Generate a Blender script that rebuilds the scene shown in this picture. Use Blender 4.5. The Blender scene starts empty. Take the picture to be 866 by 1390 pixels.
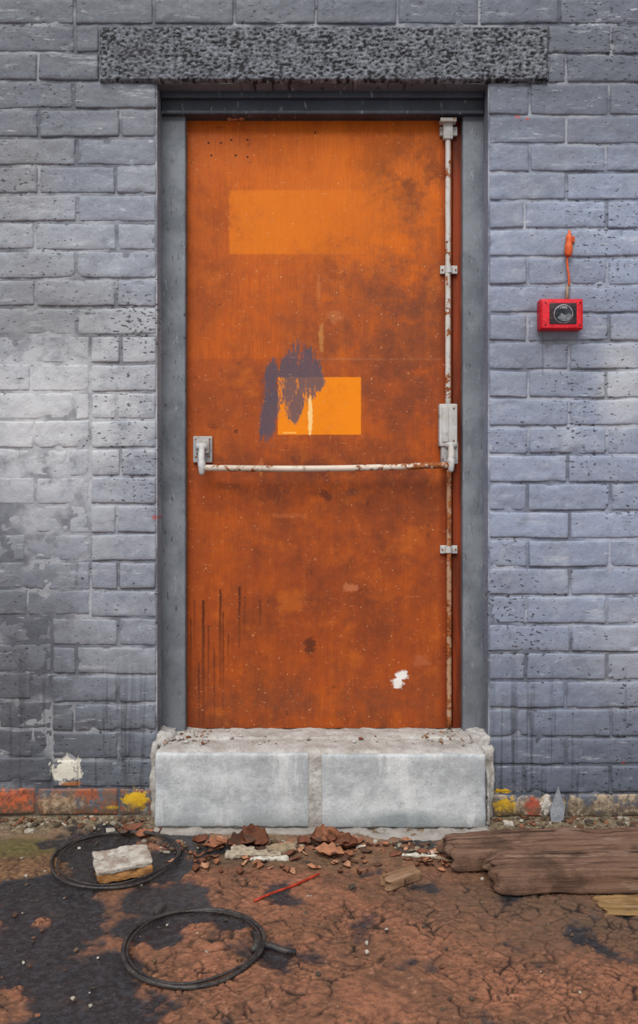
import bpy, bmesh, math, random
from mathutils import Vector, Matrix, noise
random.seed(7)
D=2.75; F=1146.0; H=1.10
def X(px,y=0.0): return (px-433)*(y+D)/F
def Z(py,y=0.0): return H-(py-650)*(y+D)/F
def G(px,py,z=0.0):
    d=F*(H-z)/(py-650); return Vector(((px-433)*d/F, d-D, z))
def lin(c):
    c=c/255.0
    return c/12.92 if c<=0.04045 else ((c+0.055)/1.055)**2.4
def C(r,g,b): return (lin(r),lin(g),lin(b),1)
sc=bpy.context.scene
sc.view_settings.view_transform='Standard'
# ---------------------------------------------------------------- node helper
class NT:
    def __init__(s,name,rough=0.7,spec=.3):
        s.m=bpy.data.materials.new(name); s.m.use_nodes=True
        s.t=s.m.node_tree; s.b=s.t.nodes['Principled BSDF']; s.b.inputs['Roughness'].default_value=rough
        s.b.inputs['Specular IOR Level'].default_value=spec
        tc=s.t.nodes.new('ShaderNodeTexCoord'); s.p=tc.outputs['Object']
        sp=s.t.nodes.new('ShaderNodeSeparateXYZ'); s.t.links.new(s.p,sp.inputs[0])
        s.x,s.y,s.z=sp.outputs
    def lk(s,i,v):
        if isinstance(v,bpy.types.NodeSocket): s.t.links.new(v,i)
        else: i.default_value=v
    def math(s,op,a,b=None,clamp=False):
        n=s.t.nodes.new('ShaderNodeMath'); n.operation=op; n.use_clamp=clamp
        s.lk(n.inputs[0],a)
        if b is not None: s.lk(n.inputs[1],b)
        return n.outputs[0]
    def mul(s,a,b): return s.math('MULTIPLY',a,b)
    def add(s,a,b): return s.math('ADD',a,b)
    def mix(s,f,a,b,blend='MIX'):
        n=s.t.nodes.new('ShaderNodeMix'); n.data_type='RGBA'; n.blend_type=blend
        s.lk(n.inputs[0],f); s.lk(n.inputs[6],a); s.lk(n.inputs[7],b); return n.outputs[2]
    def vs(s,v,sc_):
        n=s.t.nodes.new('ShaderNodeVectorMath'); n.operation='MULTIPLY'
        s.lk(n.inputs[0],v); n.inputs[1].default_value=sc_; return n.outputs[0]
    def noise(s,scale,detail=4,rough=0.55,st=None,dist=0,off=None):
        v=s.p
        if st: v=s.vs(v,st)
        if off is not None:
            a=s.t.nodes.new('ShaderNodeVectorMath'); a.operation='ADD'; s.lk(a.inputs[0],v); a.inputs[1].default_value=(off,off*1.7,off*.6); v=a.outputs[0]
        n=s.t.nodes.new('ShaderNodeTexNoise'); s.lk(n.inputs['Vector'],v)
        n.inputs['Scale'].default_value=scale; n.inputs['Detail'].default_value=detail
        n.inputs['Roughness'].default_value=rough; n.inputs['Distortion'].default_value=dist
        return n.outputs[0]
    def mr(s,v,a,b,c=0.0,d=1.0):
        n=s.t.nodes.new('ShaderNodeMapRange'); n.interpolation_type='SMOOTHSTEP'
        s.lk(n.inputs[0],v)
        for i,q in enumerate((a,b,c,d)): n.inputs[i+1].default_value=q
        return n.outputs[0]
    def attr(s,name):
        n=s.t.nodes.new('ShaderNodeAttribute'); n.attribute_name=name
        sp=s.t.nodes.new('ShaderNodeSeparateColor'); s.t.links.new(n.outputs['Color'],sp.inputs[0])
        return sp.outputs
    def rect(s,a,b,cx,cz,hx,hz,soft,warp=0.0,ns=None):
        dx=s.math('SUBTRACT',s.math('ABSOLUTE',s.math('SUBTRACT',a,cx)),hx)
        dz=s.math('SUBTRACT',s.math('ABSOLUTE',s.math('SUBTRACT',b,cz)),hz)
        m=s.math('MAXIMUM',dx,dz)
        if warp and ns is not None: m=s.add(m,s.mul(s.math('SUBTRACT',ns,0.5),warp))
        return s.mr(m,soft,-soft)
    def blob(s,a,b,cx,cz,rx,rz,soft=0.5,warp=1.0,ns=None):
        u=s.math('DIVIDE',s.math('SUBTRACT',a,cx),rx); v=s.math('DIVIDE',s.math('SUBTRACT',b,cz),rz)
        d=s.math('SQRT',s.add(s.mul(u,u),s.mul(v,v)))
        if ns is not None: d=s.add(d,s.mul(s.math('SUBTRACT',ns,0.5),warp))
        return s.mr(d,1+soft,max(0.0,1-soft))
    def bump(s,h,st=0.5,dist=0.003,prev=None):
        n=s.t.nodes.new('ShaderNodeBump'); n.inputs['Strength'].default_value=st; n.inputs['Distance'].default_value=dist
        s.lk(n.inputs['Height'],h)
        if prev is not None: s.lk(n.inputs['Normal'],prev)
        return n.outputs[0]
    def out(s,col,rough=None,nrm=None,metal=None):
        s.lk(s.b.inputs['Base Color'],col)
        if rough is not None: s.lk(s.b.inputs['Roughness'],rough)
        if nrm is not None: s.lk(s.b.inputs['Normal'],nrm)
        if metal is not None: s.lk(s.b.inputs['Metallic'],metal)
        return s.m
# ---------------------------------------------------------------- mesh helpers
def obj(name,V,Fc,mat,parent=None,smooth=True,cols=None,cn='col'):
    me=bpy.data.meshes.new(name); me.from_pydata([tuple(v) for v in V],[],Fc); me.update()
    if cols is not None:
        a=me.color_attributes.new(cn,'FLOAT_COLOR','POINT')
        flat=[]
        for c in cols: flat+= [c[0],c[1],c[2],1.0]
        a.data.foreach_set('color',flat)
    if smooth:
        me.polygons.foreach_set('use_smooth',[True]*len(me.polygons))
    o=bpy.data.objects.new(name,me); sc.collection.objects.link(o)
    me.materials.append(mat)
    if parent: o.parent=parent
    return o
def empty(name):
    o=bpy.data.objects.new(name,None); sc.collection.objects.link(o); o.empty_display_size=0.1; return o
class Geo:
    def __init__(s): s.V=[]; s.F=[]; s.C=[]
    def put(s,V,Fc,M=None,c=(1,1,1)):
        b=len(s.V)
        for v in V: s.V.append(M@Vector(v) if M is not None else Vector(v)); s.C.append(c)
        for f in Fc: s.F.append([i+b for i in f])
    def rbox(s,x0,x1,y0,y1,z0,z1,res=0.02,amp=0.0,freq=10,r=0.003,M=None,c=(1,1,1),seed=0.0,amp2=0.0,freq2=60):
        def axis(a,b):
            L=b-a; n=max(1,int(round((L-2*r)/res)))
            return [a,a+r*.35]+[a+r+(L-2*r)*i/n for i in range(n+1)]+[b-r*.35,b]
        ax=axis(x0,x1); ay=axis(y0,y1); az=axis(z0,z1)
        nx,ny,nz=len(ax)-1,len(ay)-1,len(az)-1
        ids={}; V=[]; Fc=[]
        def vid(i,j,k):
            key=(i,j,k)
            if key in ids: return ids[key]
            p=Vector((ax[i],ay[j],az[k]))
            q=Vector((min(max(p.x,x0+r),x1-r),min(max(p.y,y0+r),y1-r),min(max(p.z,z0+r),z1-r)))
            d=p-q
            if d.length>1e-9: d.normalize()
            else: d=Vector((0,0,1))
            p=q+d*r
            if amp: 
                p=p+d*amp*noise.fractal(p*freq+Vector((seed,seed*2,0)),1.0,2.0,3)
            if amp2: p=p+d*amp2*noise.noise(p*freq2+Vector((seed,0,seed)))
            ids[key]=len(V); V.append(p); return ids[key]
        for i in range(nx):
            for j in range(ny):
                Fc.append([vid(i,j,0),vid(i,j+1,0),vid(i+1,j+1,0),vid(i+1,j,0)])
                Fc.append([vid(i,j,nz),vid(i+1,j,nz),vid(i+1,j+1,nz),vid(i,j+1,nz)])
        for i in range(nx):
            for k in range(nz):
                Fc.append([vid(i,0,k),vid(i+1,0,k),vid(i+1,0,k+1),vid(i,0,k+1)])
                Fc.append([vid(i,ny,k),vid(i,ny,k+1),vid(i+1,ny,k+1),vid(i+1,ny,k)])
        for j in range(ny):
            for k in range(nz):
                Fc.append([vid(0,j,k),vid(0,j,k+1),vid(0,j+1,k+1),vid(0,j+1,k)])
                Fc.append([vid(nx,j,k),vid(nx,j+1,k),vid(nx,j+1,k+1),vid(nx,j,k+1)])
        s.put(V,Fc,M,c)
    def tube(s,pts,rad,seg=14,closed=False,c=(1,1,1)):
        pts=[Vector(p) for p in pts]; n=len(pts)
        rr=rad if isinstance(rad,(list,tuple)) else [rad]*n
        V=[];Fc=[]
        up=None
        for i,p in enumerate(pts):
            if closed: t=pts[(i+1)%n]-pts[i-1]
            else: t=pts[min(i+1,n-1)]-pts[max(i-1,0)]
            t.normalize()
            if up is None:
                up=Vector((0,0,1)) if abs(t.z)<0.9 else Vector((1,0,0))
            a=(up-t*up.dot(t)).normalized(); up=a; b=t.cross(a)
            for k in range(seg):
                an=2*math.pi*k/seg; V.append(p+(a*math.cos(an)+b*math.sin(an))*rr[i])
        m=n if closed else n-1
        for i in range(m):
            for k in range(seg):
                i2=(i+1)%n
                Fc.append([i*seg+k,i*seg+(k+1)%seg,i2*seg+(k+1)%seg,i2*seg+k])
        if not closed:
            Fc.append([k for k in range(seg)][::-1]); Fc.append([(n-1)*seg+k for k in range(seg)])
        s.put(V,Fc,None,c)
    def make(s,name,mat,parent=None,smooth=True):
        o=obj(name,s.V,s.F,mat,parent,smooth,s.C)
        bm=bmesh.new(); bm.from_mesh(o.data); bmesh.ops.recalc_face_normals(bm,faces=bm.faces); bm.to_mesh(o.data); bm.free()
        return o
def autosmooth(o,ang=40):
    bm=bmesh.new(); bm.from_mesh(o.data)
    for e in bm.edges:
        if len(e.link_faces)==2 and e.calc_face_angle()>math.radians(ang): e.smooth=False
    bm.to_mesh(o.data); bm.free()
# ---------------------------------------------------------------- materials
def mat_wall():
    m=NT('painted_brick_paint',0.55,.3)
    at=m.attr('col'); tint,edge,expo=at[0],at[1],at[2]
    big=m.noise(1.7,4,0.6); med=m.noise(7,5,0.6); fine=m.noise(60,5,0.65); rag=m.noise(18,6,.7,off=3); tiny=m.noise(48,5,.7,off=6)
    def B(px,py,rx,ry,soft=.6,w=1.2,ns=None): return m.blob(m.x,m.z,X(px),Z(py),rx*.0024,ry*.0024,soft,w,ns if ns is not None else med)
    side=m.mr(m.x,-0.5,0.6)
    base=m.mix(side,C(152,155,163),C(140,149,170))
    base=m.mix(m.mul(m.mr(big,.4,.65),.5),base,C(126,131,144))
    base=m.mix(m.mul(m.mr(tint,0,1),.40),base,C(112,118,136))
    base=m.mix(m.mul(m.mr(med,.5,.72),.45),base,C(172,176,184))
    base=m.mix(m.mul(m.mr(rag,.52,.66),.42),base,C(106,111,124))
    base=m.mix(m.mul(m.mr(tiny,.56,.68),.35),base,C(176,180,188))
    base=m.mix(m.mul(m.mr(tiny,.44,.32),.35),base,C(98,102,114))
    base=m.mix(m.mul(m.mr(m.add(m.z,m.mul(med,.25)),Z(260),Z(40)),.82),base,C(86,88,96))  # vignette-like falloff painted into the wall colour, along with soiling, toward the top
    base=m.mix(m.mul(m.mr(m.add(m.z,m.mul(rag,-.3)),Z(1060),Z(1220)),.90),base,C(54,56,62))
    base=m.mix(m.mul(m.mr(m.add(m.z,m.mul(med,-.15)),Z(760),Z(1100)),.66),base,C(78,82,93))  # lower wall: grime plus the same edge falloff, both painted into the colour
    base=m.mix(m.mul(B(55,560,100,70,.95,2.4,rag),.70),base,C(204,204,205))
    base=m.mix(m.mul(B(180,490,80,60,.8,2,rag),.25),base,C(196,196,194))
    base=m.mix(m.mul(B(50,420,90,60,.9,1.6),.5),base,C(118,116,114))
    base=m.mix(m.mul(B(60,690,80,50,.95,2.4,rag),.40),base,C(182,184,188))
    base=m.mix(m.mul(B(845,520,30,60,.7,1.4),.5),base,C(198,198,198))
    base=m.mix(m.mul(B(860,880,60,60,.7,1.4),.3),base,C(185,187,192))
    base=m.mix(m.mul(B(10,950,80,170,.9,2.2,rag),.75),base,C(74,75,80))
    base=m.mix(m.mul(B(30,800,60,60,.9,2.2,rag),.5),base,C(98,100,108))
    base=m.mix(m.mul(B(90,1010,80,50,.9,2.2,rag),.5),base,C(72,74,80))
    base=m.mix(m.mul(B(740,470,60,60,.9,1.4),.35),base,C(104,106,116))
    base=m.mix(m.mul(B(20,240,50,60,.8,2,rag),.45),base,C(114,110,106))
    jn=m.noise(4,4,.6,off=3.1)
    base=m.mix(m.mul(m.mul(edge,m.mr(jn,.46,.62)),.36),base,C(190,191,195))
    base=m.mix(m.mul(m.mul(edge,m.mr(jn,.58,.40)),.64),base,C(72,74,82))
    sp=m.noise(1,3,.5,st=(54,40,118)); dens=m.noise(2.6,2,.5,off=7.7)
    spk=m.mr(m.add(sp,m.mul(m.math('SUBTRACT',dens,.5),.40)),.66,.685)
    base=m.mix(m.mul(spk,.85),base,C(48,48,54))
    sp2=m.noise(1,2,.5,st=(150,90,260),off=1.3)
    base=m.mix(m.mul(m.mr(sp2,.69,.73),.6),base,C(62,62,68))
    sc1=m.noise(1,5,.7,st=(6,10,34),off=9)
    base=m.mix(m.mul(m.mr(sc1,.60,.68),.3),base,C(190,192,196))
    sc2=m.noise(1,5,.75,st=(16,10,90),off=19)
    base=m.mix(m.mul(m.mr(sc2,.63,.69),.55),base,C(198,200,204))
    dr=m.noise(1,4,.65,st=(44,10,1.4),off=2)
    base=m.mix(m.mul(m.mul(m.mr(dr,.54,.68),.6),m.mr(m.z,Z(860),Z(1000))),base,C(50,50,56))
    st=m.rect(m.x,m.z,X(737),Z(480),.002,.07,.003,.006,rag)
    base=m.mix(m.mul(st,.6),base,C(80,80,90))
    ex=m.mul(expo,m.mr(m.noise(20,5,.7,off=4),.42,.52))
    bc=m.mix(m.mr(tint,.35,.65),C(150,84,58),C(164,146,124))
    bc=m.mix(m.mr(fine,.45,.7),bc,C(86,64,54))
    bc=m.mix(m.mul(m.mr(rag,.45,.62),.8),bc,C(98,92,84))
    base=m.mix(ex,base,bc)
    base=m.mix(m.mul(B(20,1090,26,16,.3,3,tiny),.9),base,m.mix(m.mr(fine,.4,.65),C(182,92,56),C(112,62,44)))
    base=m.mix(m.mul(B(80,1092,26,14,.3,3,tiny),.8),base,m.mix(m.mr(fine,.4,.65),C(176,154,126),C(120,92,66)))
    base=m.mix(m.mul(B(90,1046,21,15,.15,3,tiny),.95),base,C(206,200,186))
    base=m.mix(m.mul(B(98,1064,12,4,.3,2.4,tiny),.8),base,C(170,108,58))
    for (px,py,rx,ry) in ((184,1087,15,13),(152,1096,7,3),(686,1096,14,11),(682,1074,11,3),(702,1108,10,4)):
        base=m.mix(m.mul(B(px,py,rx,ry,.18,3.2,tiny),.95),base,C(208,164,30))
    base=m.mix(m.mul(B(724,1098,12,14,.2,3,tiny),.85),base,C(180,70,48))
    base=m.mix(m.mul(B(742,1098,8,17,.2,3,tiny),.9),base,C(216,208,200))
    for (px,py,r) in ((703,158,3),(716,161,3),(210,703,4),(846,1036,3),(130,1100,4)):
        base=m.mix(m.mul(B(px,py,r,r*.8,.3,2.6,tiny),.6),base,C(176,70,56))
    base=m.mix(m.mul(m.mr(m.z,.07,.0),m.mr(fine,.34,.55)),base,C(88,76,62))
    n1=m.bump(m.noise(26,5,.6),.55,.007); n2=m.bump(fine,.5,.003,n1); n3=m.bump(spk,.5,.0015,n2)
    return m.out(base,m.mr(fine,.3,.8,.45,.78),n3)
def mat_lintel():
    m=NT('rough_painted_concrete',.75)
    h=m.attr('col')[0]
    f=m.noise(210,4,.65); b=m.noise(6,3,.6)
    v=m.add(m.mul(h,.6),m.mul(f,.4))
    c=m.mix(m.mr(v,.35,.49),C(28,28,31),C(92,95,102))
    c=m.mix(m.mul(m.mr(v,.56,.72),.6),c,C(138,141,148))
    c=m.mix(m.mul(m.mr(b,.5,.65),.3),c,C(68,68,74))
    return m.out(c,.7,m.bump(f,.5,.002))
def mat_frame(dark=False):
    m=NT('grey_frame_paint'+('_head' if dark else ''),.5)
    n=m.noise(9,5,.65); f=m.noise(70,4,.7)
    c=m.mix(m.mr(n,.35,.65),C(98,103,110),C(122,127,134))
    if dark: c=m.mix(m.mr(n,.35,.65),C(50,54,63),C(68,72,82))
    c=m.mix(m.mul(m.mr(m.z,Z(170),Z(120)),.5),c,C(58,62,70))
    c=m.mix(m.mul(m.mr(m.noise(1,5,.75,st=(60,30,14)),.61,.67),.6),c,C(150,154,162))
    c=m.mix(m.mul(m.mr(m.noise(1,5,.75,st=(80,30,22),off=5),.60,.65),.8),c,C(50,46,46))
    c=m.mix(m.mul(m.mr(m.z,.75,.28),.4),c,C(78,80,83))
    return m.out(c,m.mr(f,.3,.8,.4,.65),m.bump(f,.35,.002))
DY=0.12; K=(D+DY)/F
def mat_door():
    m=NT('weathered_orange_plywood',.6,.18)
    grain=m.noise(1,5,.6,st=(46,5,2.2),dist=.3); med=m.noise(5,4,.6); big=m.noise(2.0,3,.6,off=2); fine=m.noise(80,5,.7); rag=m.noise(22,6,.75,off=8); tiny=m.noise(50,5,.7,off=3)
    fg=m.noise(1,4,.65,st=(260,10,14))
    dx=lambda p:X(p,DY); dz=lambda p:Z(p,DY)
    def B(px,py,rx,ry,soft=.5,w=1.2,ns=None): return m.blob(m.x,m.z,dx(px),dz(py),rx*K,ry*K,soft,w,med if ns is None else ns)
    def R(x0,x1,y0,y1,soft=1.2,w=0.0,ns=None): return m.rect(m.x,m.z,dx((x0+x1)/2),dz((y0+y1)/2),(x1-x0)/2*K,(y1-y0)/2*K,soft*K,w*K,ns if ns is not None else fine)
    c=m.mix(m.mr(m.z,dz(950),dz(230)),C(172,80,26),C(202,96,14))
    c=m.mix(m.mul(m.mr(big,.38,.62),.5),c,C(166,74,26))
    c=m.mix(m.mul(m.mr(grain,.35,.7),.32),c,C(210,108,26))
    c=m.mix(m.mul(m.mr(fg,.42,.7),.34),c,C(122,54,20))
    c=m.mix(m.mul(R(200,660,487,1100,1),.34),c,C(146,64,30))
    c=m.mix(m.mul(R(430,600,486,489,.8),.4),c,C(206,130,84))
    gr=m.add(m.mul(med,.62),m.mul(rag,.38))
    def GR(px,py,rx,ry,a,col,lo=.34,hi=.66):
        nonlocal c
        k=B(px,py,rx,ry,.95,1.0)
        c=m.mix(m.mul(m.mul(k,m.mr(gr,lo,hi)),a),c,col)
    GR(570,320,60,150,.9,C(98,54,36)); GR(550,245,55,36,.75,C(72,40,28),.45,.6)
    GR(500,430,130,120,.85,C(118,66,44)); GR(560,560,60,180,.75,C(108,58,40))
    GR(300,430,70,180,.6,C(124,64,36)); GR(510,800,130,170,.75,C(108,54,34)); GR(300,900,70,140,.7,C(96,48,28)); GR(440,645,170,34,.85,C(88,48,36))
    GR(433,760,190,90,.5,C(114,54,32)); GR(433,975,220,50,.85,C(90,56,42)); GR(330,690,90,60,.55,C(108,54,34)); GR(430,560,160,90,.4,C(112,56,36))
    c=m.mix(m.mul(m.mr(gr,.50,.64),.28),c,C(108,52,28))
    c=m.mix(m.mul(m.mr(m.noise(7,5,.65,off=16),.54,.70),.32),c,C(208,108,32))
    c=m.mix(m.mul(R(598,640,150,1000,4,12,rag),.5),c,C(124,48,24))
    c=m.mix(m.mul(m.mr(m.noise(15,6,.8,off=6),.61,.69),.55),c,C(76,38,26))
    c=m.mix(m.mul(m.mul(R(311,540,258,345,1.6,4),m.mr(m.x,dx(545),dx(360),.08,1)),m.mr(gr,.66,.44,.2,.55)),c,C(226,122,6))
    c=m.mix(m.mul(B(460,260,110,80,.8,1.8),.3),c,C(214,112,12))
    c=m.mix(m.mul(R(377,490,512,590,.8,1.5),m.mr(gr,.70,.45,.65,.92)),c,C(236,134,8))
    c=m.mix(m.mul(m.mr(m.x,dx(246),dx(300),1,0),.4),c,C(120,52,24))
    # dry-brushed grey paint
    sl=m.add(m.x,m.mul(m.z,-.13))
    strk=m.noise(1,5,.75,st=(60,10,16),off=4); dry=m.noise(1,5,.8,st=(120,10,30),off=14)
    def S(px,py,rx,ry): return m.blob(sl,m.z,dx(px)-.13*dz(py),dz(py),rx*K,ry*K,.55,1.7,strk)
    gp=S(367,555,13,46)
    for q in ((368,512,10,26),(396,512,12,46),(413,505,12,38),(425,512,10,32),(402,550,10,26),(390,500,12,22),(433,520,8,14),(358,578,6,18)):
        gp=m.math('MAXIMUM',gp,S(*q))
    gp=m.mr(m.add(gp,m.mul(m.math('SUBTRACT',dry,.5),2.8)),.40,.80)
    c=m.mix(m.mul(gp,.86),c,C(78,76,88))
    c=m.mix(m.mul(m.blob(m.x,m.z,dx(421),dz(564),3*K,22*K,.3,2.6,tiny),.85),c,C(240,206,140))
    c=m.mix(m.mul(R(384,402,586.5,588.5,.7),.6),c,C(246,196,100))
    for (px,py,rx,ry,cc,a) in ((545,917,8,7,C(228,226,222),.95),(540,926,8,7,C(228,226,222),.9),(475,798,10,5,C(200,124,84),.5),(572,897,10,8,C(180,108,76),.35),(443,672,8,7,C(62,34,28),.6),
        (421,877,7,12,C(64,34,26),.7),(477,668,9,6,C(84,54,48),.4),(308,660,18,5,C(76,40,30),.4),(392,700,26,3,C(190,110,60),.3),(354,635,3,10,C(200,120,60),.4),
        (436,457,3,20,C(206,150,84),.4),(432,392,3,18,C(190,116,60),.4),(455,430,10,8,C(196,126,80),.3),(320,585,3,3,C(60,30,20),.6)):
        c=m.mix(m.mul(B(px,py,rx,ry,.3,3.4,tiny),a),c,cc)
    xw=m.add(m.x,m.mul(m.math('SUBTRACT',m.noise(1,3,.6,st=(4,4,22),off=3),.5),.008))
    for (px,y0,y1,w) in ((276,815,985,1.7),(283,850,940,.8),(299,800,930,1.4),(303,830,960,.8),(325,796,880,1.5),(332,810,860,.8),(291,880,975,.7),(353,815,850,.7),(270,900,985,.8),(259,840,930,.7),(264,815,880,.6),(310,860,900,.6)):
        k=m.rect(xw,m.z,dx(px),dz((y0+y1)/2),w*K,(y1-y0)/2*K,1.3*K,3.0*K,tiny)
        c=m.mix(m.mul(k,m.mr(m.z,dz(y1),dz(y0),.3,.8)),c,C(58,30,20))
    for (px,py) in ((283,194),(287,211),(300,194),(314,190),(336,190),(336,213),(320,211),(428,180)):
        c=m.mix(m.mul(B(px,py,1.6,1.6,.3,0),.9),c,C(52,26,14))
    c=m.mix(m.mul(m.mr(m.noise(1,5,.8,st=(30,10,44),off=11),.64,.68),.5),c,C(206,136,88))
    c=m.mix(m.mul(m.mr(m.noise(1,4,.8,st=(14,10,130),off=21),.65,.69),.45),c,C(212,146,100))
    c=m.mix(m.mul(m.mr(m.noise(120,2,.5,off=1),.71,.75),.6),c,C(214,166,124))
    r=m.add(m.mr(med,.3,.7,.5,.65),m.mul(gp,.15))
    return m.out(c,r,m.bump(fg,.18,.0012,m.bump(med,.12,.004)))
def mat_metal(name,paint,rust_lo,rust_hi,xr=False,zr=False):
    m=NT(name,.45)
    n=m.noise(38,5,.7); f=m.noise(160,3,.6); s=m.noise(9,4,.6,st=(1,1,1.4),off=3)
    v=m.add(m.mul(n,.5),m.mul(s,.5))
    if xr: v=m.add(v,m.mr(m.x,-.05,.35,-.02,.12))
    msk=m.mr(v,rust_lo,rust_hi)
    rc=m.mix(m.mr(f,.35,.65),C(100,50,22),C(160,92,46))
    p=m.mix(m.mul(m.mr(s,.4,.65),.5),paint,C(160,148,134))
    p=m.mix(m.mul(m.mr(n,.52,.66),.5),p,C(120,108,98))
    c=m.mix(msk,p,rc)
    return m.out(c,m.mr(v,.4,.6,.4,.7),m.bump(n,.4,.001))
def mat_plain(name,c1,c2,sc_=20,rough=.6,st=None,bs=.4,bd=.003,c3=None):
    m=NT(name,rough); n=m.noise(sc_,5,.65,st=st); f=m.noise(sc_*5,4,.65,st=st)
    c=m.mix(m.mr(n,.35,.65),c1,c2)
    if c3: c=m.mix(m.mr(f,.56,.68),c,c3)
    return m.out(c,rough,m.bump(m.add(n,m.mul(f,.4)),bs,bd))
def mat_concrete():
    m=NT('concrete_block',.9,.2)
    n=m.noise(7,6,.7); f=m.noise(90,5,.7); g=m.noise(220,2,.5)
    c=m.mix(m.mr(n,.38,.62),C(160,163,166),C(194,196,197))
    c=m.mix(m.mul(m.mr(f,.5,.7),.4),c,C(140,140,141))
    c=m.mix(m.mul(m.mr(g,.66,.72),.6),c,C(86,86,90))
    c=m.mix(m.mul(m.mr(m.z,.075,.0),.7),c,C(128,132,133))
    c=m.mix(m.mul(m.mr(m.noise(1,5,.7,st=(12,12,3),off=5),.55,.66),.4),c,C(222,222,220))
    c=m.mix(m.mul(m.blob(m.x,m.z,X(545,-.1),Z(1112,-.1),.12,.03,.6,1.6,n),.7),c,C(116,124,127))
    return m.out(c,.9,m.bump(f,.6,.004))
def mat_mortar():
    m=NT('crumbly_mortar',.95,.2)
    n=m.noise(12,5,.7); f=m.noise(110,5,.7)
    c=m.mix(m.mr(n,.35,.65),C(160,154,148),C(190,187,183))
    c=m.mix(m.mul(m.mr(f,.52,.66),.5),c,C(118,108,100))
    c=m.mix(m.mul(m.mr(m.z,.08,.0),.6),c,C(132,122,114))
    return m.out(c,.95,m.bump(f,.8,.005))
def mat_ground():
    m=NT('cracked_mud',.85,.4)
    at=m.attr('col'); crack,wet,hh=at[0],at[1],at[2]
    n=m.noise(5,5,.62); f=m.noise(55,6,.72); g=m.noise(170,4,.65); n2=m.noise(14,6,.7,off=5)
    def GB(px,py,rx,ry,soft=.5,w=1.3,ns=None):
        p=G(px,py); q=G(px,py+ry); q2=G(px+rx,py)
        return m.blob(m.x,m.y,p.x,p.y,abs(q2.x-p.x),abs(q.y-p.y),soft,w,n if ns is None else ns)
    c=m.mix(m.mr(n,.38,.62),C(150,98,72),C(120,82,60))
    c=m.mix(m.mul(m.mr(n2,.5,.64),.6),c,C(98,70,53))
    c=m.mix(m.mul(m.mr(f,.47,.64),.65),c,C(80,54,40))
    c=m.mix(m.mul(m.mr(f,.44,.30),.55),c,C(188,142,116))
    c=m.mix(m.mul(m.mr(hh,.5,.25),.4),c,C(76,52,40))  # crevice shade painted in: low spots of the soil darkened by height
    c=m.mix(m.mul(GB(780,1240,180,50,.7,1.8,n2),.7),c,C(90,72,56))
    c=m.mix(m.mul(GB(600,1200,140,30,.7,1.8,n2),.4),c,C(100,76,58))
    wallb=m.mr(m.add(m.y,m.mul(n2,.22)),-.14,.04)
    dirt=m.mix(m.mr(f,.35,.65),C(80,68,52),C(138,122,98))
    dirt=m.mix(m.mul(m.mr(g,.6,.68),.7),dirt,C(184,174,158))
    c=m.mix(wallb,c,dirt)
    c=m.mix(m.mul(GB(30,1175,90,38,.6,1.8,n2),.8),c,m.mix(m.mr(f,.4,.6),C(128,98,66),C(82,60,44)))
    c=m.mix(m.mul(GB(330,1165,110,16,.6,1.8,n2),.6),c,C(84,60,48))
    c=m.mix(m.mul(GB(20,1150,70,14,.5,1.5,f),.6),c,C(78,84,42))
    c=m.mix(m.mul(GB(430,1165,160,14,.5,1.5,f),.35),c,C(88,86,62))
    tar=m.mix(m.mr(f,.4,.68),C(30,32,37),C(60,62,68))
    tar=m.mix(m.mul(m.mr(g,.55,.7),.35),tar,C(96,90,86))
    tar=m.mix(m.mul(m.mr(n2,.56,.66),.4),tar,C(84,68,58))
    c=m.mix(m.mul(wet,.95),c,tar)
    c=m.mix(m.mul(crack,.94),c,m.mix(wet,C(34,22,17),C(14,14,16)))
    c=m.mix(m.mul(m.mr(g,.69,.73),.6),c,C(208,188,170))
    r=m.mr(m.add(wet,m.mul(m.math('SUBTRACT',f,.5),.6)),.2,1.0,.82,.22)
    return m.out(c,r,m.bump(g,.45,.002,m.bump(f,.6,.006)))
def mat_wood(name,c1,c2,c3):
    m=NT(name,.85,.2)
    n=m.noise(1,5,.65,st=(3,70,70),dist=.4); k=m.noise(7,5,.7); f=m.noise(1,4,.7,st=(12,220,220)); n3=m.noise(1,5,.7,st=(5,26,26),off=4)
    c=m.mix(m.mr(n,.35,.65),c1,c2); c=m.mix(m.mul(m.mr(k,.46,.64),.7),c,c3)
    c=m.mix(m.mul(m.mr(n,.41,.34),.85),c,C(26,18,14))
    c=m.mix(m.mul(m.mr(n3,.55,.66),.5),c,C(156,130,112))
    return m.out(c,.85,m.bump(n,.7,.005,m.bump(f,.6,.003)))
def mat_tint(name,rough=.8,bs=.5):
    m=NT(name,rough)
    a=m.t.nodes.new('ShaderNodeAttribute'); a.attribute_name='col'
    f=m.noise(60,5,.7)
    c=m.mix(m.mul(m.mr(f,.4,.7),.5),a.outputs['Color'],C(60,46,36))
    return m.out(c,rough,m.bump(f,bs,.003))
MW=mat_wall(); MF=mat_frame(); MFH=mat_frame(True); MD=mat_door(); MC=mat_concrete(); MM=mat_mortar()
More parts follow.
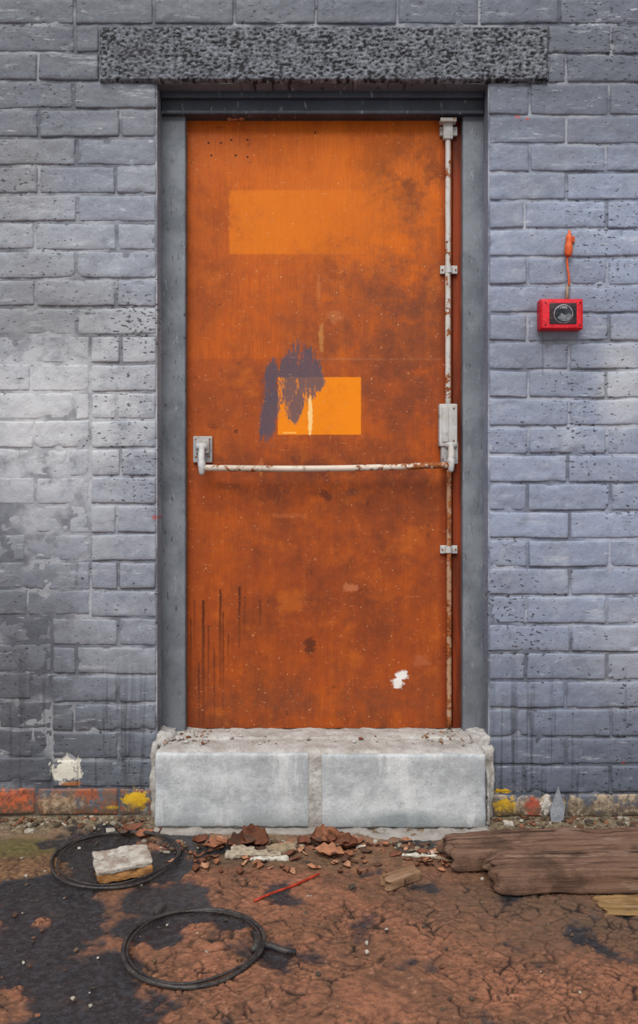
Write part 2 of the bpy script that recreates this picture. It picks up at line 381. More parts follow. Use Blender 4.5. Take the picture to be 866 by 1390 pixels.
# ---------------------------------------------------------------- brick wall
OX0,OX1=X(213),X(663); LZ=Z(113); XW=3.2; ZT=3.05
V=[];Fc=[];Cc=[]
def flat_region(x,z):
    px=x/.0024+433; py=650-(z-H)/.0024
    return (455<py<835 and px<122) or (835<=py<1062 and px<70)
def brick(x0,x1,z0,z1,flat=False,expo=0.0):
    if x1-x0<.012 or z1-z0<.012: return
    t=random.random(); g=.0012+random.random()*.0014
    x0+=g;x1-=g;z0+=g;z1-=g
    off=random.uniform(-.0022,.0022); tl=random.uniform(-.004,.004)
    far=abs((x0+x1)/2)>1.35
    def ax(a,b,r):
        e=[0,.0018,.004,.008]; L=b-a
        if L<.03: e=[0,L*.15,L*.3]
        n=max(1,int((L-.018)/((.06 if far else r)))); i0=e[-1]
        return [a+q for q in e]+[a+i0+(L-2*i0)*i/n for i in range(1,n)]+[b-q for q in e[::-1]]
    xs=ax(x0,x1,.012); zs=ax(z0,z1,.010)
    base=len(V); dep=.42 if flat else 1.0
    sd=random.random()*50; rd=.0065
    for z in zs:
        for x in xs:
            ex=min(x-x0,x1-x); ez=min(z-z0,z1-z)
            def pr(e): 
                u=min(max(e/rd,0),1); return (1-u)**2.2
            if ex<rd and ez<rd:
                q=math.hypot(rd-ex,rd-ez)/rd; p=min(q,1.15)**2.2
            else: p=max(pr(ex),pr(ez))
            y=off+p*.0115*dep
            y-=.0030*noise.noise(Vector((x*14+sd,z*22,sd)))+.0018*noise.noise(Vector((x*60,z*80,sd)))
            ch=noise.noise(Vector((x*30,z*30,9.3)))
            if ch>.33 and min(ex,ez)<.02: y+=(ch-.33)*.022
            jx=.0024*noise.noise(Vector((x*11,z*11,4)))+.0014*noise.noise(Vector((x*50,z*50,4))); jz=.0030*noise.noise(Vector((x*7,z*9,8)))+.0016*noise.noise(Vector((x*50,z*50,14)))+ (x-x0)/(x1-x0)*tl-tl/2
            V.append((x+jx,y,max(z+jz,0))); Cc.append((t,min(p*1.2,1)*(0.4 if flat else 1),expo))
    n=len(xs)
    for j in range(len(zs)-1):
        for i in range(n-1):
            a=base+j*n+i; Fc.append([a,a+1,a+n+1,a+n])
def row(z0,z1,joints,a,b,**k):
    js=[a]+sorted(j for j in joints if a+.03<j<b-.03)+[b]
    for p,q in zip(js[:-1],js[1:]): brick(p,q,z0,z1,**k)
L=[148+38.4*k for k in range(-9,26)]; 
for i,(t,b) in enumerate(zip(L[:-1],L[1:])):
    k=i-9; mid=(t+b)/2
    z1,z0=Z(t),Z(b)
    if mid<33: continue
    par=(k%2==0)
    js=[X(213-53-110*j) for j in range(0,14)] if par else [X(213-110*j) for j in range(1,14)]
    js=[j+random.uniform(-.009,.009) for j in js]
    right=X(135) if mid<113 else OX0
    ex=1.0 if mid>1075 else 0.0
    lim=-XW
    if 455<mid<835: lim=X(122)
    elif 835<=mid<1062: lim=X(70)
    row(z0,z1,js,lim,right,expo=ex)
t=455.0; ri=0
while t<1060:
    b=min(t+38.4,1062 if t>=830 else 835.5)
    if t<835 and 835-b<6: b=835.5
    rx=X(122) if t<834 else X(70)
    js=[rx-(.06+(.13 if ri%2 else 0)+.264*j)+random.uniform(-.02,.02) for j in range(0,14)]
    row(Z(b),Z(t),js,-XW,rx,flat=True)
    t=b; ri+=1
Rr=[-119,-81,-43,-5,33,73,113]+[157+38.35*k for k in range(0,26)]
Rr[-1]=1110
for i,(t,b) in enumerate(zip(Rr[:-1],Rr[1:])):
    mid=(t+b)/2
    if mid<33: continue
    par=(i%2==0)
    js=[X(663+108+110*j) for j in range(0,14)] if not par else [X(663+53+110*j) for j in range(0,14)]
    js=[j+random.uniform(-.010,.010) for j in js]
    left=X(743) if mid<113 else OX1
    row(Z(b),Z(t),js,left,XW,expo=1.0 if mid>1070 else 0.0)
T=[33-38.4*k for k in range(0,6)]
for i,(b,t) in enumerate(zip(T[:-1],T[1:])):
    js=[X(53*(i%2)+110*j-1000)+random.uniform(-.006,.006) for j in range(0,30)]
    row(Z(b),Z(t),js,-XW,XW)
def mgrid(x0,x1,z0,z1,st):
    nx=int((x1-x0)/st); nz=int((z1-z0)/st); base=len(V)
    for j in range(nz+1):
        for i in range(nx+1):
            x=x0+(x1-x0)*i/nx; z=z0+(z1-z0)*j/nz
            y=.0050+.0022*noise.noise(Vector((x*25,z*25,2)))
            if flat_region(x,z): y-=.0032
            V.append((x,y,z)); Cc.append((.5,1,0))
    for j in range(nz):
        for i in range(nx):
            a=base+j*(nx+1)+i; Fc.append([a,a+1,a+nx+2,a+nx+1])
ztop=Z(33-38.4*5)
mgrid(-XW,OX0,0,LZ,.02); mgrid(OX1,XW,0,LZ,.02); mgrid(-XW,XW,LZ,ztop,.02)
def pbox(x0,x1,y0,y1,z0,z1):
    b=len(V)
    for x in(x0,x1):
        for y in (y0,y1):
            for z in (z0,z1): V.append((x,y,z)); Cc.append((.5,.2,0))
    for f in ((0,1,3,2),(4,6,7,5),(0,4,5,1),(2,3,7,6),(0,2,6,4),(1,5,7,3)): Fc.append([b+i for i in f])
pbox(-XW,OX0,.009,.32,0,LZ); pbox(OX1,XW,.009,.32,0,LZ); pbox(-XW,XW,.009,.32,LZ,ztop)
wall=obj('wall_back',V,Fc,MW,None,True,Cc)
autosmooth(wall,50)
# ---------------------------------------------------------------- lintel
ML=mat_lintel()
x0,x1,z0,z1=X(136),X(743),Z(112.5),Z(38)
V=[];Fc=[];Cc=[]
nx=520;nz=66
for j in range(nz+1):
    for i in range(nx+1):
        x=x0+(x1-x0)*i/nx; z=z0+(z1-z0)*j/nz
        e=min(x-x0,x1-x,z-z0,z1-z)
        h=noise.fractal(Vector((x*70,z*110,1)),.7,2.0,4)*.5+.5
        h+=.2*noise.noise(Vector((x*18,z*24,6)))
        h2=min(max((h-.15)/.7,0),1)
        y=-.013-.0052*h2+(.012*(1-min(e/.008,1))**2)
        w=.004*noise.noise(Vector((x*30,z*30,0))) 
        V.append((x+(w if e<.004 else 0),y,z+(w if e<.004 else 0))); Cc.append((h2,0,0))
n=nx+1
for j in range(nz):
    for i in range(nx):
        a=j*n+i; Fc.append([a,a+1,a+n+1,a+n])
def strip(idx):
    b=len(V)
    for q in idx:
        v=V[q]; V.append((v[0],.11,v[2])); Cc.append((.5,0,0))
    for i in range(len(idx)-1): Fc.append([idx[i],b+i,b+i+1,idx[i+1]])
strip([i for i in range(n)]); strip([nz*n+i for i in range(n)]); strip([j*n for j in range(nz+1)]); strip([j*n+nx for j in range(nz+1)])
o=obj('concrete_lintel',V,Fc,ML,None,True,Cc); autosmooth(o,70)
# ---------------------------------------------------------------- door
door=empty('door_1')
SZ=0.2485
fy=0.085
g=Geo()
g.rbox(OX0-.004,X(252,fy+.01),fy,.22,SZ-.02,LZ+.002,.05,.0012,12,.004)
g.rbox(X(251,fy),X(253.5,.112),fy+.018,.22,SZ-.02,LZ-.12,.05,.0008,12,.002)
o=g.make('jamb_left',MF,door)
g=Geo()
g.rbox(X(627.5,fy+.01),OX1+.004,fy,.22,SZ-.02,LZ+.002,.05,.0012,12,.004)
o=g.make('jamb_right',MF,door)
g=Geo()
hz=Z(158,fy)
g.rbox(OX0,OX1,fy-.012,.22,hz,LZ+.003,.05,.001,12,.004)
g.rbox(OX0+.002,OX1-.002,fy-.022,fy+.02,hz-.001,hz+.012,.05,.0008,12,.003)
g.rbox(OX0+.002,OX1-.002,fy-.030,fy+.02,LZ-.022,LZ+.002,.05,.0008,12,.003)
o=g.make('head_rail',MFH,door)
g=Geo()
dtop=Z(163,DY); dl=X(250,DY); dr=X(613.5,DY)
g.rbox(dl,dr,DY,DY+.045,SZ+.003,dtop,.08,0,1,.002)
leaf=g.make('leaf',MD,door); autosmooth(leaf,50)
ME=NT('door_edge_brown',.6,.2); n_=ME.noise(1,5,.6,st=(40,20,4)); MEm=ME.out(ME.mix(ME.mr(n_,.35,.65),C(96,40,20),C(140,58,26)),.6,ME.bump(n_,.3,.002))
g=Geo(); g.rbox(dr+.003,X(629,DY),DY+.004,DY+.045,SZ+.003,dtop,.08,0,1,.002); g.make('edge_strip',MEm,door)
g=Geo(); g.rbox(OX0-.0,OX1+.0,.205,.23,SZ-.02,LZ,.2,0,1,.003)
g.make('backing_stop',mat_plain('dark_void_board',C(20,16,14),C(30,24,20)),door)
g=Geo(); g.rbox(X(308,.1),X(331,.1),.095,.118,Z(161,.1),Z(155,.1),.006,.004,60,.002); g.make('splinter',mat_plain('pale_splinter',C(190,150,120),C(160,110,80)),door)
def text(name,body,size,loc,mat,parent,ext=.0004,rz=0):
    cu=bpy.data.curves.new(name,'FONT'); cu.body=body; cu.size=size; cu.extrude=ext; cu.align_x='CENTER'; cu.align_y='CENTER'
    o=bpy.data.objects.new(name,cu); sc.collection.objects.link(o); o.location=loc; o.rotation_euler=(math.pi/2,rz,0); cu.materials.append(mat); o.parent=parent; return o
# ---------------------------------------------------------------- panic hardware
bar=empty('panic_bar')
MB=mat_metal('bar_paint_rust',C(204,190,176),.52,.58,xr=True)
MR=mat_metal('rusty_rod',C(166,128,100),.45,.51)
MU=mat_metal('upper_rod_paint',C(196,190,184),.53,.555)
MS=mat_metal('silver_grey_bracket',C(160,161,164),.62,.68)
MSL=mat_metal('pale_bracket_paint',C(186,186,186),.60,.66)
def wr(p,i,a=.0012): return p+Vector((a*noise.noise(Vector((i*.4,1,3))),a*noise.noise(Vector((i*.4,7,3))),0))
ry=.104
g=Geo(); xr=X(608,ry); zt=Z(166,ry); zb=Z(552,ry)
g.tube([wr(Vector((xr,ry,zt+(zb-zt)*i/30)),i) for i in range(31)],.0092)
g.make('upper_rod',MU,bar)
g=Geo(); zt2=Z(638,ry); zb2=SZ+.012; xr2=X(609.5,ry)
g.tube([wr(Vector((xr2,ry,zt2+(zb2-zt2)*i/30)),i+50) for i in range(31)],.0088)
g.make('lower_rod',MR,bar)
def box(name,px0,px1,py0,py1,y0,y1,mat,r=.002,par=bar,res=.02,amp=.0):
    g=Geo(); ym=y0
    g.rbox(X(px0,ym),X(px1,ym),y0,y1,Z(py1,ym),Z(py0,ym),res,amp,20,r); o=g.make(name,mat,par); autosmooth(o,45); return o
for i,(pc,mt) in enumerate(((366,MSL),(746,MSL))):
    box('guide_plate_%d'%i,597.5,621,pc-5.5,pc+5.5,.1085,.1205,mt,.0015)
    g=Geo(); a=[]
    for k in range(9):
        an=math.pi*k/8; a.append((X(608.7,ry)+.0130*math.cos(an),ry+.004-.0150*math.sin(an)))
    zc=Z(pc,ry); VV=[];FF=[]
    for (ax_,ay_) in a: VV+= [(ax_,ay_,zc-.011),(ax_,ay_,zc+.011)]
    cx=X(608.7,ry)
    for (ax_,ay_) in a:
        VV+= [(cx+(ax_-cx)*.78,ry+.004+(ay_-ry-.004)*.78,zc-.011),(cx+(ax_-cx)*.78,ry+.004+(ay_-ry-.004)*.78,zc+.011)]
    for k in range(8):
        FF.append([2*k,2*k+1,2*k+3,2*k+2]); b=18; FF.append([b+2*k,b+2*k+2,b+2*k+3,b+2*k+1])
        FF.append([2*k+1,b+2*k+1,b+2*k+3,2*k+3]); FF.append([2*k,2*k+2,b+2*k+2,b+2*k])
    g.put(VV,FF); o=g.make('guide_strap_%d'%i,mt,bar); autosmooth(o,45)
    for sx in (600.5,618.5):
        g=Geo(); g.tube([(X(sx,.108),.1085,zc),(X(sx,.108),.1055,zc)],.0028,10); g.make('guide_screw_%d_%d'%(i,int(sx)),MR,bar)
box('top_catch_plate',597,621,172,184,.106,.1205,MSL)
box('top_catch_body',602,615,166,188,.090,.112,MSL,.003)
box('top_keep',598,620,159,164.5,.075,.11,MSL,.002)
box('lock_case',596.5,621,548,606,.082,.1205,MSL,.004)
box('lock_case_rib',600,609,552,600,.078,.09,MSL,.003)
box('lock_base',599,622,600,630,.088,.1205,MS,.004)
box('left_plate',262,288,592,628,.106,.1205,MS,.003)
box('left_plate_boss',265,284,596,616,.088,.11,MS,.006)
box('left_slot',270,280,603,610,.083,.09,MR,.002)
g=Geo()
for (sx,sy) in ((266,620),(284,620),(284.5,596),(266,596)): g.tube([(X(sx,.106),.107,Z(sy,.106)),(X(sx,.106),.1035,Z(sy,.106))],.0028,10)
for (sx,sy) in ((616,554),(616,598),(601,623)): g.tube([(X(sx,.08),.084,Z(sy,.08)),(X(sx,.08),.0795,Z(sy,.08))],.0026,10)
g.make('bracket_screws',MR,bar)
by=.045
def arm(name,px,pa,pb):
    g=Geo(); pts=[]; 
    A=Vector((X(px,.09),.09,Z(pa,.09))); B_=Vector((X(px,by),by,Z(pb,by)))
    for i in range(9):
        t=i/8; p=A.lerp(B_,t); p.y-=.012*math.sin(t*math.pi); pts.append(p)
    g.tube(pts,[.0085+.003*math.sin(i/8*math.pi) for i in range(9)],12)
    g.tube([B_+Vector((0,-.001,-.026)),B_+Vector((0,-.002,-.020)),B_+Vector((0,-.004,.012)),B_+Vector((0,0,.022))],[.006,.0095,.0135,.009],12)
    g.tube([A+Vector((-.018,0,0)),A+Vector((.018,0,0))],.0125,14)
    g.make(name,MSL,bar)
arm('arm_left',274,606,634); arm('arm_right',612,604,630)
g=Geo(); N=40; pts=[]
for i in range(N+1):
    t=i/N; px=276+(611-276)*t; py=635+3.0*math.sin(t*math.pi)-4*t
    pts.append((X(px,by),by+.001*math.sin(i*.9),Z(py,by)))
g.tube(pts,.0105,16); g.make('push_bar',MB,bar)
# ---------------------------------------------------------------- call point + cable
cp=empty('fire_alarm_call_point')
MRed=mat_plain('red_enamel',C(208,12,32),C(180,10,28),14,.4,None,.2,.001,None)
MRd=mat_plain('red_enamel_worn',C(218,30,46),C(186,18,34),60,.45,None,.4,.001,C(206,100,104))
fx=-.042
box('case',733.5,791.5,405.5,447,fx,.004,MRed,.004,cp)
box('front_bezel',735.5,789.5,407,445.5,fx-.004,fx+.004,MRd,.003,cp)
MBk=mat_plain('black_plate',C(30,26,30),C(60,44,50),30,.35,None,.3,.001,C(90,84,86))
box('label_plate',746,783,411,440,fx-.0055,fx+.002,MBk,.002,cp)
def disc(name,px,py,y,r,th,mat,par):
    g=Geo(); cxx,cz=X(px,y),Z(py,y); g.tube([(cxx,y,cz),(cxx,y+th*.2,cz),(cxx,y+th,cz)],[r*.94,r,r],40)
    o=g.make(name,mat,par); autosmooth(o,40); return o
disc('glass_rim',765,426,fx-.0085,.031,.006,mat_plain('dull_rim',C(160,150,152),C(110,100,104),60,.4),cp)
disc('glass_disc',765,426,fx-.0095,.0285,.004,mat_plain('dark_glass',C(24,24,30),C(56,58,66),25,.15),cp)
g=Geo()
cxx,cz=X(765,fx),Z(426,fx); pts=[]
for k in range(15):
    an=math.radians(205+ (335-205)*k/14+8); pts.append((cxx+.026*math.cos(an),fx-.0105,cz+.026*math.sin(an)))
pts+= [(cxx+.014,fx-.0105,cz+.001),(cxx+.002,fx-.0105,cz-.006),(cxx-.010,fx-.0105,cz+.001)]
n_p=len(pts); g.put(pts+[(p[0],p[1]+.001,p[2]) for p in pts],[list(range(n_p)),list(range(n_p,2*n_p))[::-1]]+[[i,(i+1)%n_p,n_p+(i+1)%n_p,n_p+i] for i in range(n_p)])
g.make('glass_shard',mat_plain('grey_disc',C(128,132,136),C(80,84,90),60,.3),cp,False)
MTx=mat_plain('label_white',C(200,200,200),C(150,150,150),60)
text('label_text','FIRE',.0125,(X(764,fx),fx-.0102,Z(418.5,fx)),MTx,cp)
g=Geo()
for sx in (740,787): 
    for sy in (411,441): g.tube([(X(sx,fx),fx-.0035,Z(sy,fx)),(X(sx,fx),fx-.0065,Z(sy,fx))],.0022,10)
g.make('screws',mat_plain('dark_screw',C(60,20,24),C(90,60,60)),cp)
MO=mat_plain('orange_rubber',C(214,98,48),C(184,72,34),30,.5)
g=Geo()
pr=[(312,.0035),(316,.0045),(319,.0085),(324,.0105),(330,.0105),(333,.0125),(339,.0130),(345,.0115),(348,.008)]
g.tube([(X(773.5-(py-312)*.05,-.02),-.016,Z(py,-.02)) for py,r in pr],[r for _,r in pr],18)
g.make('cable_shroud',MO,cp)
g=Geo()
g.tube([(X(771.5+ (1.2*math.sin(py*.12)),-.016),-.013-.002*math.sin(py*.1),Z(py,-.016)) for py in range(345,393,4)],.0036,10)
g.make('orange_wire',MO,cp)
g=Geo(); g.tube([(X(770,-.016),-.016,Z(388,-.016)),(X(769.5,-.016),-.018,Z(398,-.016)),(X(769,-.02),-.02,Z(407,-.02))],[.0045,.005,.0065],12)
g.make('cable_tail',mat_plain('dirty_sleeve',C(150,128,110),C(110,84,70),60),cp)
g=Geo(); g.rbox(X(768),X(779),-.012,.004,Z(330),Z(322),.01,.0,1,.002); g.make('wall_clip',MO,cp)
# ---------------------------------------------------------------- doorstep
st=empty('concrete_doorstep')
g=Geo(); sy=-.100
g.rbox(X(209,sy),X(660,sy),sy+.002,.24,-.01,SZ-.003,.010,.003,20,.022,seed=3,amp2=.0022,freq2=90)
g.rbox(X(418,sy),X(438,sy),sy-.004,sy+.03,-.005,SZ-.014,.007,.003,40,.006,seed=5,amp2=.003,freq2=120)
g.rbox(OX0+.004,OX1-.004,.02,.135,SZ-.03,SZ+.003,.012,.006,26,.012,seed=8,amp2=.003,freq2=110)
g.rbox(X(654,-.09),X(663,-.06),-.094,.02,0,.18,.010,.005,24,.014,seed=11,amp2=.003,freq2=90)
g.rbox(X(655,-.03),X(669,-.0),-.022,.02,0,.235,.010,.008,24,.012,seed=12,amp2=.004,freq2=90)
g.rbox(X(206,-.0),X(216,-.0),-.022,.02,0,.245,.010,.008,24,.010,seed=13,amp2=.004,freq2=90)
g.rbox(OX0-.006,OX0+.05,-.004,.11,SZ-.03,SZ+.020,.007,.010,30,.016,seed=17,amp2=.004,freq2=100)
g.rbox(OX1-.060,OX1+.006,-.004,.11,SZ-.03,SZ+.016,.007,.010,30,.016,seed=19,amp2=.004,freq2=100)
g.rbox(X(206,-.12),X(664,-.12),-.130,-.06,-.026,.004,.010,.010,22,.010,seed=23,amp2=.003,freq2=100)
g.rbox(X(430,-.15),X(640,-.15),-.175,-.06,-.026,.004,.010,.012,22,.012,seed=29,amp2=.003,freq2=100)
g.make('mortar_bed',MM,st)
g=Geo()
g.rbox(X(210.5,sy),X(420,sy),sy-.006,.0,.008,SZ-.010,.010,.003,18,.008,seed=1,amp2=.0014,freq2=110)
g.make('block_left',MC,st)
g=Geo()
g.rbox(X(436,sy),X(659,sy),sy-.008,.0,.006,SZ-.012,.010,.003,18,.008,seed=2,amp2=.0014,freq2=110)
g.make('block_right',MC,st)
# ---------------------------------------------------------------- ground
def arr(a,b,fa,fb,fine,coarse):
    r=[];v=a
    while v<b-1e-6:
        r.append(v)
        if v<fa-1e-6: v=min(v+coarse,fa)
        elif v<fb: v+=fine
        else: v+=coarse
    r.append(b); return r
xs=arr(-3.4,3.4,-1.2,1.2,.0038,.08); ys=arr(-4.2,.33,-1.2,.02,.0038,.08)
def wetf(x,y):
    d=y+D
    if d<.3: return 0
    px=x*F/d+433; py=650+F*H/d
    w=0
    for (cx,cy,rx,ry) in ((165,1170,105,52),(60,1235,110,55),(215,1225,80,34),(20,1290,110,60),(120,1340,120,70),(245,1135,40,18),(320,1250,30,12),(200,1265,60,26)):
        q=math.hypot((px-cx)/rx,(py-cy)/ry); w=max(w,1.35-q)
    w+=.75*noise.fractal(Vector((x*7,y*7,5)),.8,2.0,5)-.02
    for (cx,cy,rx,ry) in ((15,1170,55,26),(265,1320,70,44),(60,1165,22,14),(60,1250,24,14)):
        q=math.hypot((px-cx)/rx,(py-cy)/ry); w-=max(0,1.1-q)*.9
    return min(max((w-.22)/.25,0),1)
V=[];Fc=[];Cc=[]
for y in ys:
    for x in xs:
        v=Vector((x,y,0))
        finez=(-1.22<x<1.22 and -1.22<y)
        wv=wetf(x,y) if finez else 0
        z=.007*noise.fractal(v*2.3,.9,2.0,3)
        cr=0; hh=.5
        if finez:
            q=v+Vector((noise.noise(v*11),noise.noise(v*11+Vector((5,5,5))),0))*.030+Vector((noise.noise(v*45),noise.noise(v*45+Vector((3,1,0))),0))*.006
            am=min(max((noise.noise(v*3.2+Vector((2,0,0)))+.40)*3.0,0),1)*(1-.8*wv)*min(max((-y-.22)/.18,0),1)
            if am>0.01:
                dd,_=noise.voronoi(Vector((q.x*19,q.y*28,0))); e=dd[1]-dd[0]
                d2,_=noise.voronoi(Vector((q.x*38,q.y*54,7))); e2=d2[1]-d2[0]
                wdt=.055+.05*noise.noise(v*14)
                cr=am*min(max((wdt-e)/.07*1.8,0),1)
                a2=am*min(max(noise.noise(v*6+Vector((9,9,0)))*3+.2,0),1)
                cr=max(cr,.75*a2*min(max((.085-e2)/.085*1.4,0),1))
                z-=.005*cr; z+=.0018*am*math.exp(-((e-.14)/.08)**2)
            rr=noise.fractal(v*26,.7,2.0,4)
            z+=(1-wv*.75)*(.0040-.0030*am)*rr+.0022*max(0,noise.noise(v*60))*(1-wv*.6)
            hh=.5+rr*.4
        z-=.004*wv
        if y>-.1: z*=.6
        V.append((x,y,z)); Cc.append((cr,wv,hh))
n=len(xs)
for j in range(len(ys)-1):
    for i in range(n-1):
        a=j*n+i; Fc.append([a,a+1,a+n+1,a+n])
ground=obj('ground',V,Fc,mat_ground(),None,True,Cc)
# ---------------------------------------------------------------- loose rubble
MT=mat_tint('stone_tint',.9,.6)
def stones(name,items,mat=MT):
    g=Geo(); tmp=bmesh.new(); bmesh.ops.create_icosphere(tmp,subdivisions=2,radius=1); 
    bv=[v.co.copy() for v in tmp.verts]; bf=[[v.index for v in f.verts] for f in tmp.faces]; tmp.free()
    for (x,y,s,c) in items:
        sd=random.random()*99; sx,sy_,sz=s*random.uniform(.7,1.5),s*random.uniform(.7,1.3),s*random.uniform(.35,.8)
        M=Matrix.Translation((x,y,sz*.55))@Matrix.Rotation(random.random()*6.28,4,'Z')@Matrix.Rotation(random.uniform(-.4,.4),4,'X')
        vv=[]
        for v in bv:
            k=1+.55*noise.noise(v*1.3+Vector((sd,0,0)))
            w=v*k; w=Vector((max(-.8,min(.8,w.x)),max(-.8,min(.8,w.y)),max(-.7,min(.7,w.z))))
            vv.append((w.x*sx,w.y*sy_,w.z*sz))
        g.put(vv,bf,M,c)
    return g.make(name,mat,None,False)
pal=[C(122,110,92),C(150,140,124),C(100,82,62),C(84,72,60),C(134,90,66),C(176,168,156),C(70,62,54),C(112,74,56),C(96,66,50)]
it=[]
for _ in range(560):
    if random.random()<.5: x=random.uniform(-1.25,X(203,-.05))
    else: x=random.uniform(X(674,-.05),1.3)
    y=-.012-abs(random.gauss(0,.05)); it.append((x,y,random.choice([.002,.003,.004,.005,.007,.010]),random.choice(pal)))
for _ in range(260):
    it.append((random.uniform(-.55,.62),-.19-abs(random.gauss(0,.05)),random.choice([.002,.003,.004,.006,.009]),random.choice(pal)))
for _ in range(420):
    it.append((random.uniform(-1.1,1.2),random.uniform(-1.15,-.2),random.choice([.0015,.002,.003,.004,.006]),random.choice(pal[2:])))
for (px,py,s_) in ((217,1236,.018),(478,1205,.010),(420,1217,.007),(392,1292,.006),(655,1226,.007),(480,1170,.012),(150,1128,.014),(40,1130,.014),(110,1122,.012),(800,1118,.016),(835,1108,.014),(690,1120,.014)):
    p=G(px,py); it.append((p.x,p.y,s_,C(60,58,58) if px==217 else random.choice(pal)))
stones('rubble',it)
g=Geo()
tmp=bmesh.new(); bmesh.ops.create_icosphere(tmp,subdivisions=1,radius=1); bv=[v.co.copy() for v in tmp.verts]; bf=[[v.index for v in f.verts] for f in tmp.faces]; tmp.free()
for _ in range(170):
    s_=random.choice([.002,.003,.004,.006]); 
    x=random.choice([random.uniform(-.5,.5),random.uniform(.35,.5),random.uniform(-.5,-.35)]); y=random.uniform(-.05,.1)
    M=Matrix.Translation((x,y,SZ+.003))@Matrix.Rotation(random.random()*6,4,'Z')@Matrix.Diagonal((s_*1.4,s_,s_*.7,1))
    g.put([v*(1+.3*random.uniform(-1,1)) for v in bv],bf,M,random.choice([C(190,186,180),C(150,120,96),C(120,70,44),C(160,150,142)]))
g.make('crumbs',MT,st,False)
# ---------------------------------------------------------------- hoops
MH=mat_plain('black_hoop_steel',C(34,34,38),C(64,60,58),40,.45,None,.4,.001,C(104,80,64))
def ring(g,cx,cy,r,z,rad,ph=0,wob=.004,ex=1.0,n=96,a0=0,a1=2*math.pi,closed=True):
    pts=[]
    for i in range(n if closed else n+1):
        a=a0+(a1-a0)*i/n; rr=r+wob*math.sin(3*a+ph)+wob*.6*math.sin(5*a+ph*2)
        pts.append((cx+rr*ex*math.cos(a),cy+rr*math.sin(a),z+.003*math.sin(2*a+ph)))
    g.tube(pts,rad,10,closed)
g=Geo(); ring(g,-.588,-.317,.180,.009,.0042,0); ring(g,-.582,-.312,.168,.012,.0026,1.2); g.make('metal_hoop',MH)
g=Geo(); ring(g,-.295,-.776,.163,.012,.0055,.6,.003); ring(g,-.293,-.774,.153,.014,.003,1.6,.003)
e=G(352,1283,.012); e2=G(402,1292,.012); 
g.tube([e,e.lerp(e2,.3)+Vector((0,.006,0)),e.lerp(e2,.7)+Vector((0,-.004,0)),e2],[.009,.0085,.0075,.006],10)
g.tube([e+Vector((-.02,.055,.0)),e+Vector((-.008,.03,.003)),e+Vector((-.004,0,.004)),e+Vector((-.012,-.03,.003))],[.006,.010,.010,.008],10)
g.make('metal_hoop',MH)
# ---------------------------------------------------------------- slab piece in the hoop
def placed(cx,cy,z,rz,rx=0,ry_=0): return Matrix.Translation((cx,cy,z))@Matrix.Rotation(rz,4,'Z')@Matrix.Rotation(rx,4,'X')@Matrix.Rotation(ry_,4,'Y')
p=G(167,1172,.02)
bt=empty('broken_board_offcut')
M=placed(p.x,p.y,.002,math.radians(20),math.radians(2),math.radians(-2))
g=Geo(); g.rbox(-.074,.074,-.058,.058,.0,.026,.008,.005,30,.003,M,amp2=.003,seed=2); g.make('core',mat_plain('tan_core',C(178,128,76),C(140,96,56),40,.8,(1,1,4),.8,.004,C(90,64,44)),bt)
g=Geo(); g.rbox(-.077,.075,-.060,.060,.0245,.037,.008,.006,25,.003,M,amp2=.004,seed=4); g.make('skin',mat_plain('off_white_face',C(186,180,170),C(144,128,116),24,.8,None,.8,.004,C(104,96,88)),bt)
# ---------------------------------------------------------------- timbers
MWd=mat_wood('weathered_timber',C(98,72,57),C(124,96,80),C(68,50,41))
def timber(name,cx,cy,z,rz,L,Wd,T,seed,mat=MWd,tilt=0,r=.010):
    g=Geo(); g.rbox(-L/2,L/2,-Wd/2,Wd/2,0,T,.008,.006,6,min(r,T*.4),None,seed=seed,amp2=.0018,freq2=50)
    for i,v in enumerate(g.V):
        k=noise.fractal(Vector((v.x*2.0,v.y*60,v.z*60+seed)),.8,2,3)*.0022
        if v.x<-L/2+.05:
            v.x+= (v.x+L/2-.05)*(.7*noise.noise(Vector((v.y*40,v.z*40,seed))))+ .028*noise.noise(Vector((v.y*25,v.z*14,seed)))
        v.z+=k*(1 if v.z>T*.5 else 0)*min(1,T/.03); v.y+=k if abs(v.y)>Wd*.4 else 0
    o=g.make(name,mat); o.matrix_world=placed(cx,cy,z,rz,0,tilt); return o
timber('timber_plank',.985,-.450,.002,math.radians(2),1.02,.125,.066,1)
timber('timber_plank',.880,-.300,.002,math.radians(3.5),1.0,.130,.062,6)
timber('wood_offcut',G(544,1200).x,G(544,1200).y,.001,math.radians(34),.115,.040,.030,9,mat_wood('offcut_wood',C(118,90,68),C(148,116,88),C(84,62,50)),0,.005)
MPl=mat_wood('yellowed_plywood',C(132,104,68),C(156,124,84),C(96,72,48))
timber('plywood_scrap',.98,-.585,-.002,math.radians(-3),.52,.10,.010,12,MPl,0,.003)
timber('plywood_scrap',1.02,-.655,.002,math.radians(-12),.34,.03,.010,14,MPl,0,.003)
# red stick
g=Geo(); a=G(345,1223,.008); b=G(433,1187,.008)
g.tube([a.lerp(b,t/8)+Vector((0,0,.0015*math.sin(t))) for t in range(9)],.0034,8); g.make('red_stick',mat_plain('red_plastic',C(186,62,38),C(140,44,28),60,.5))
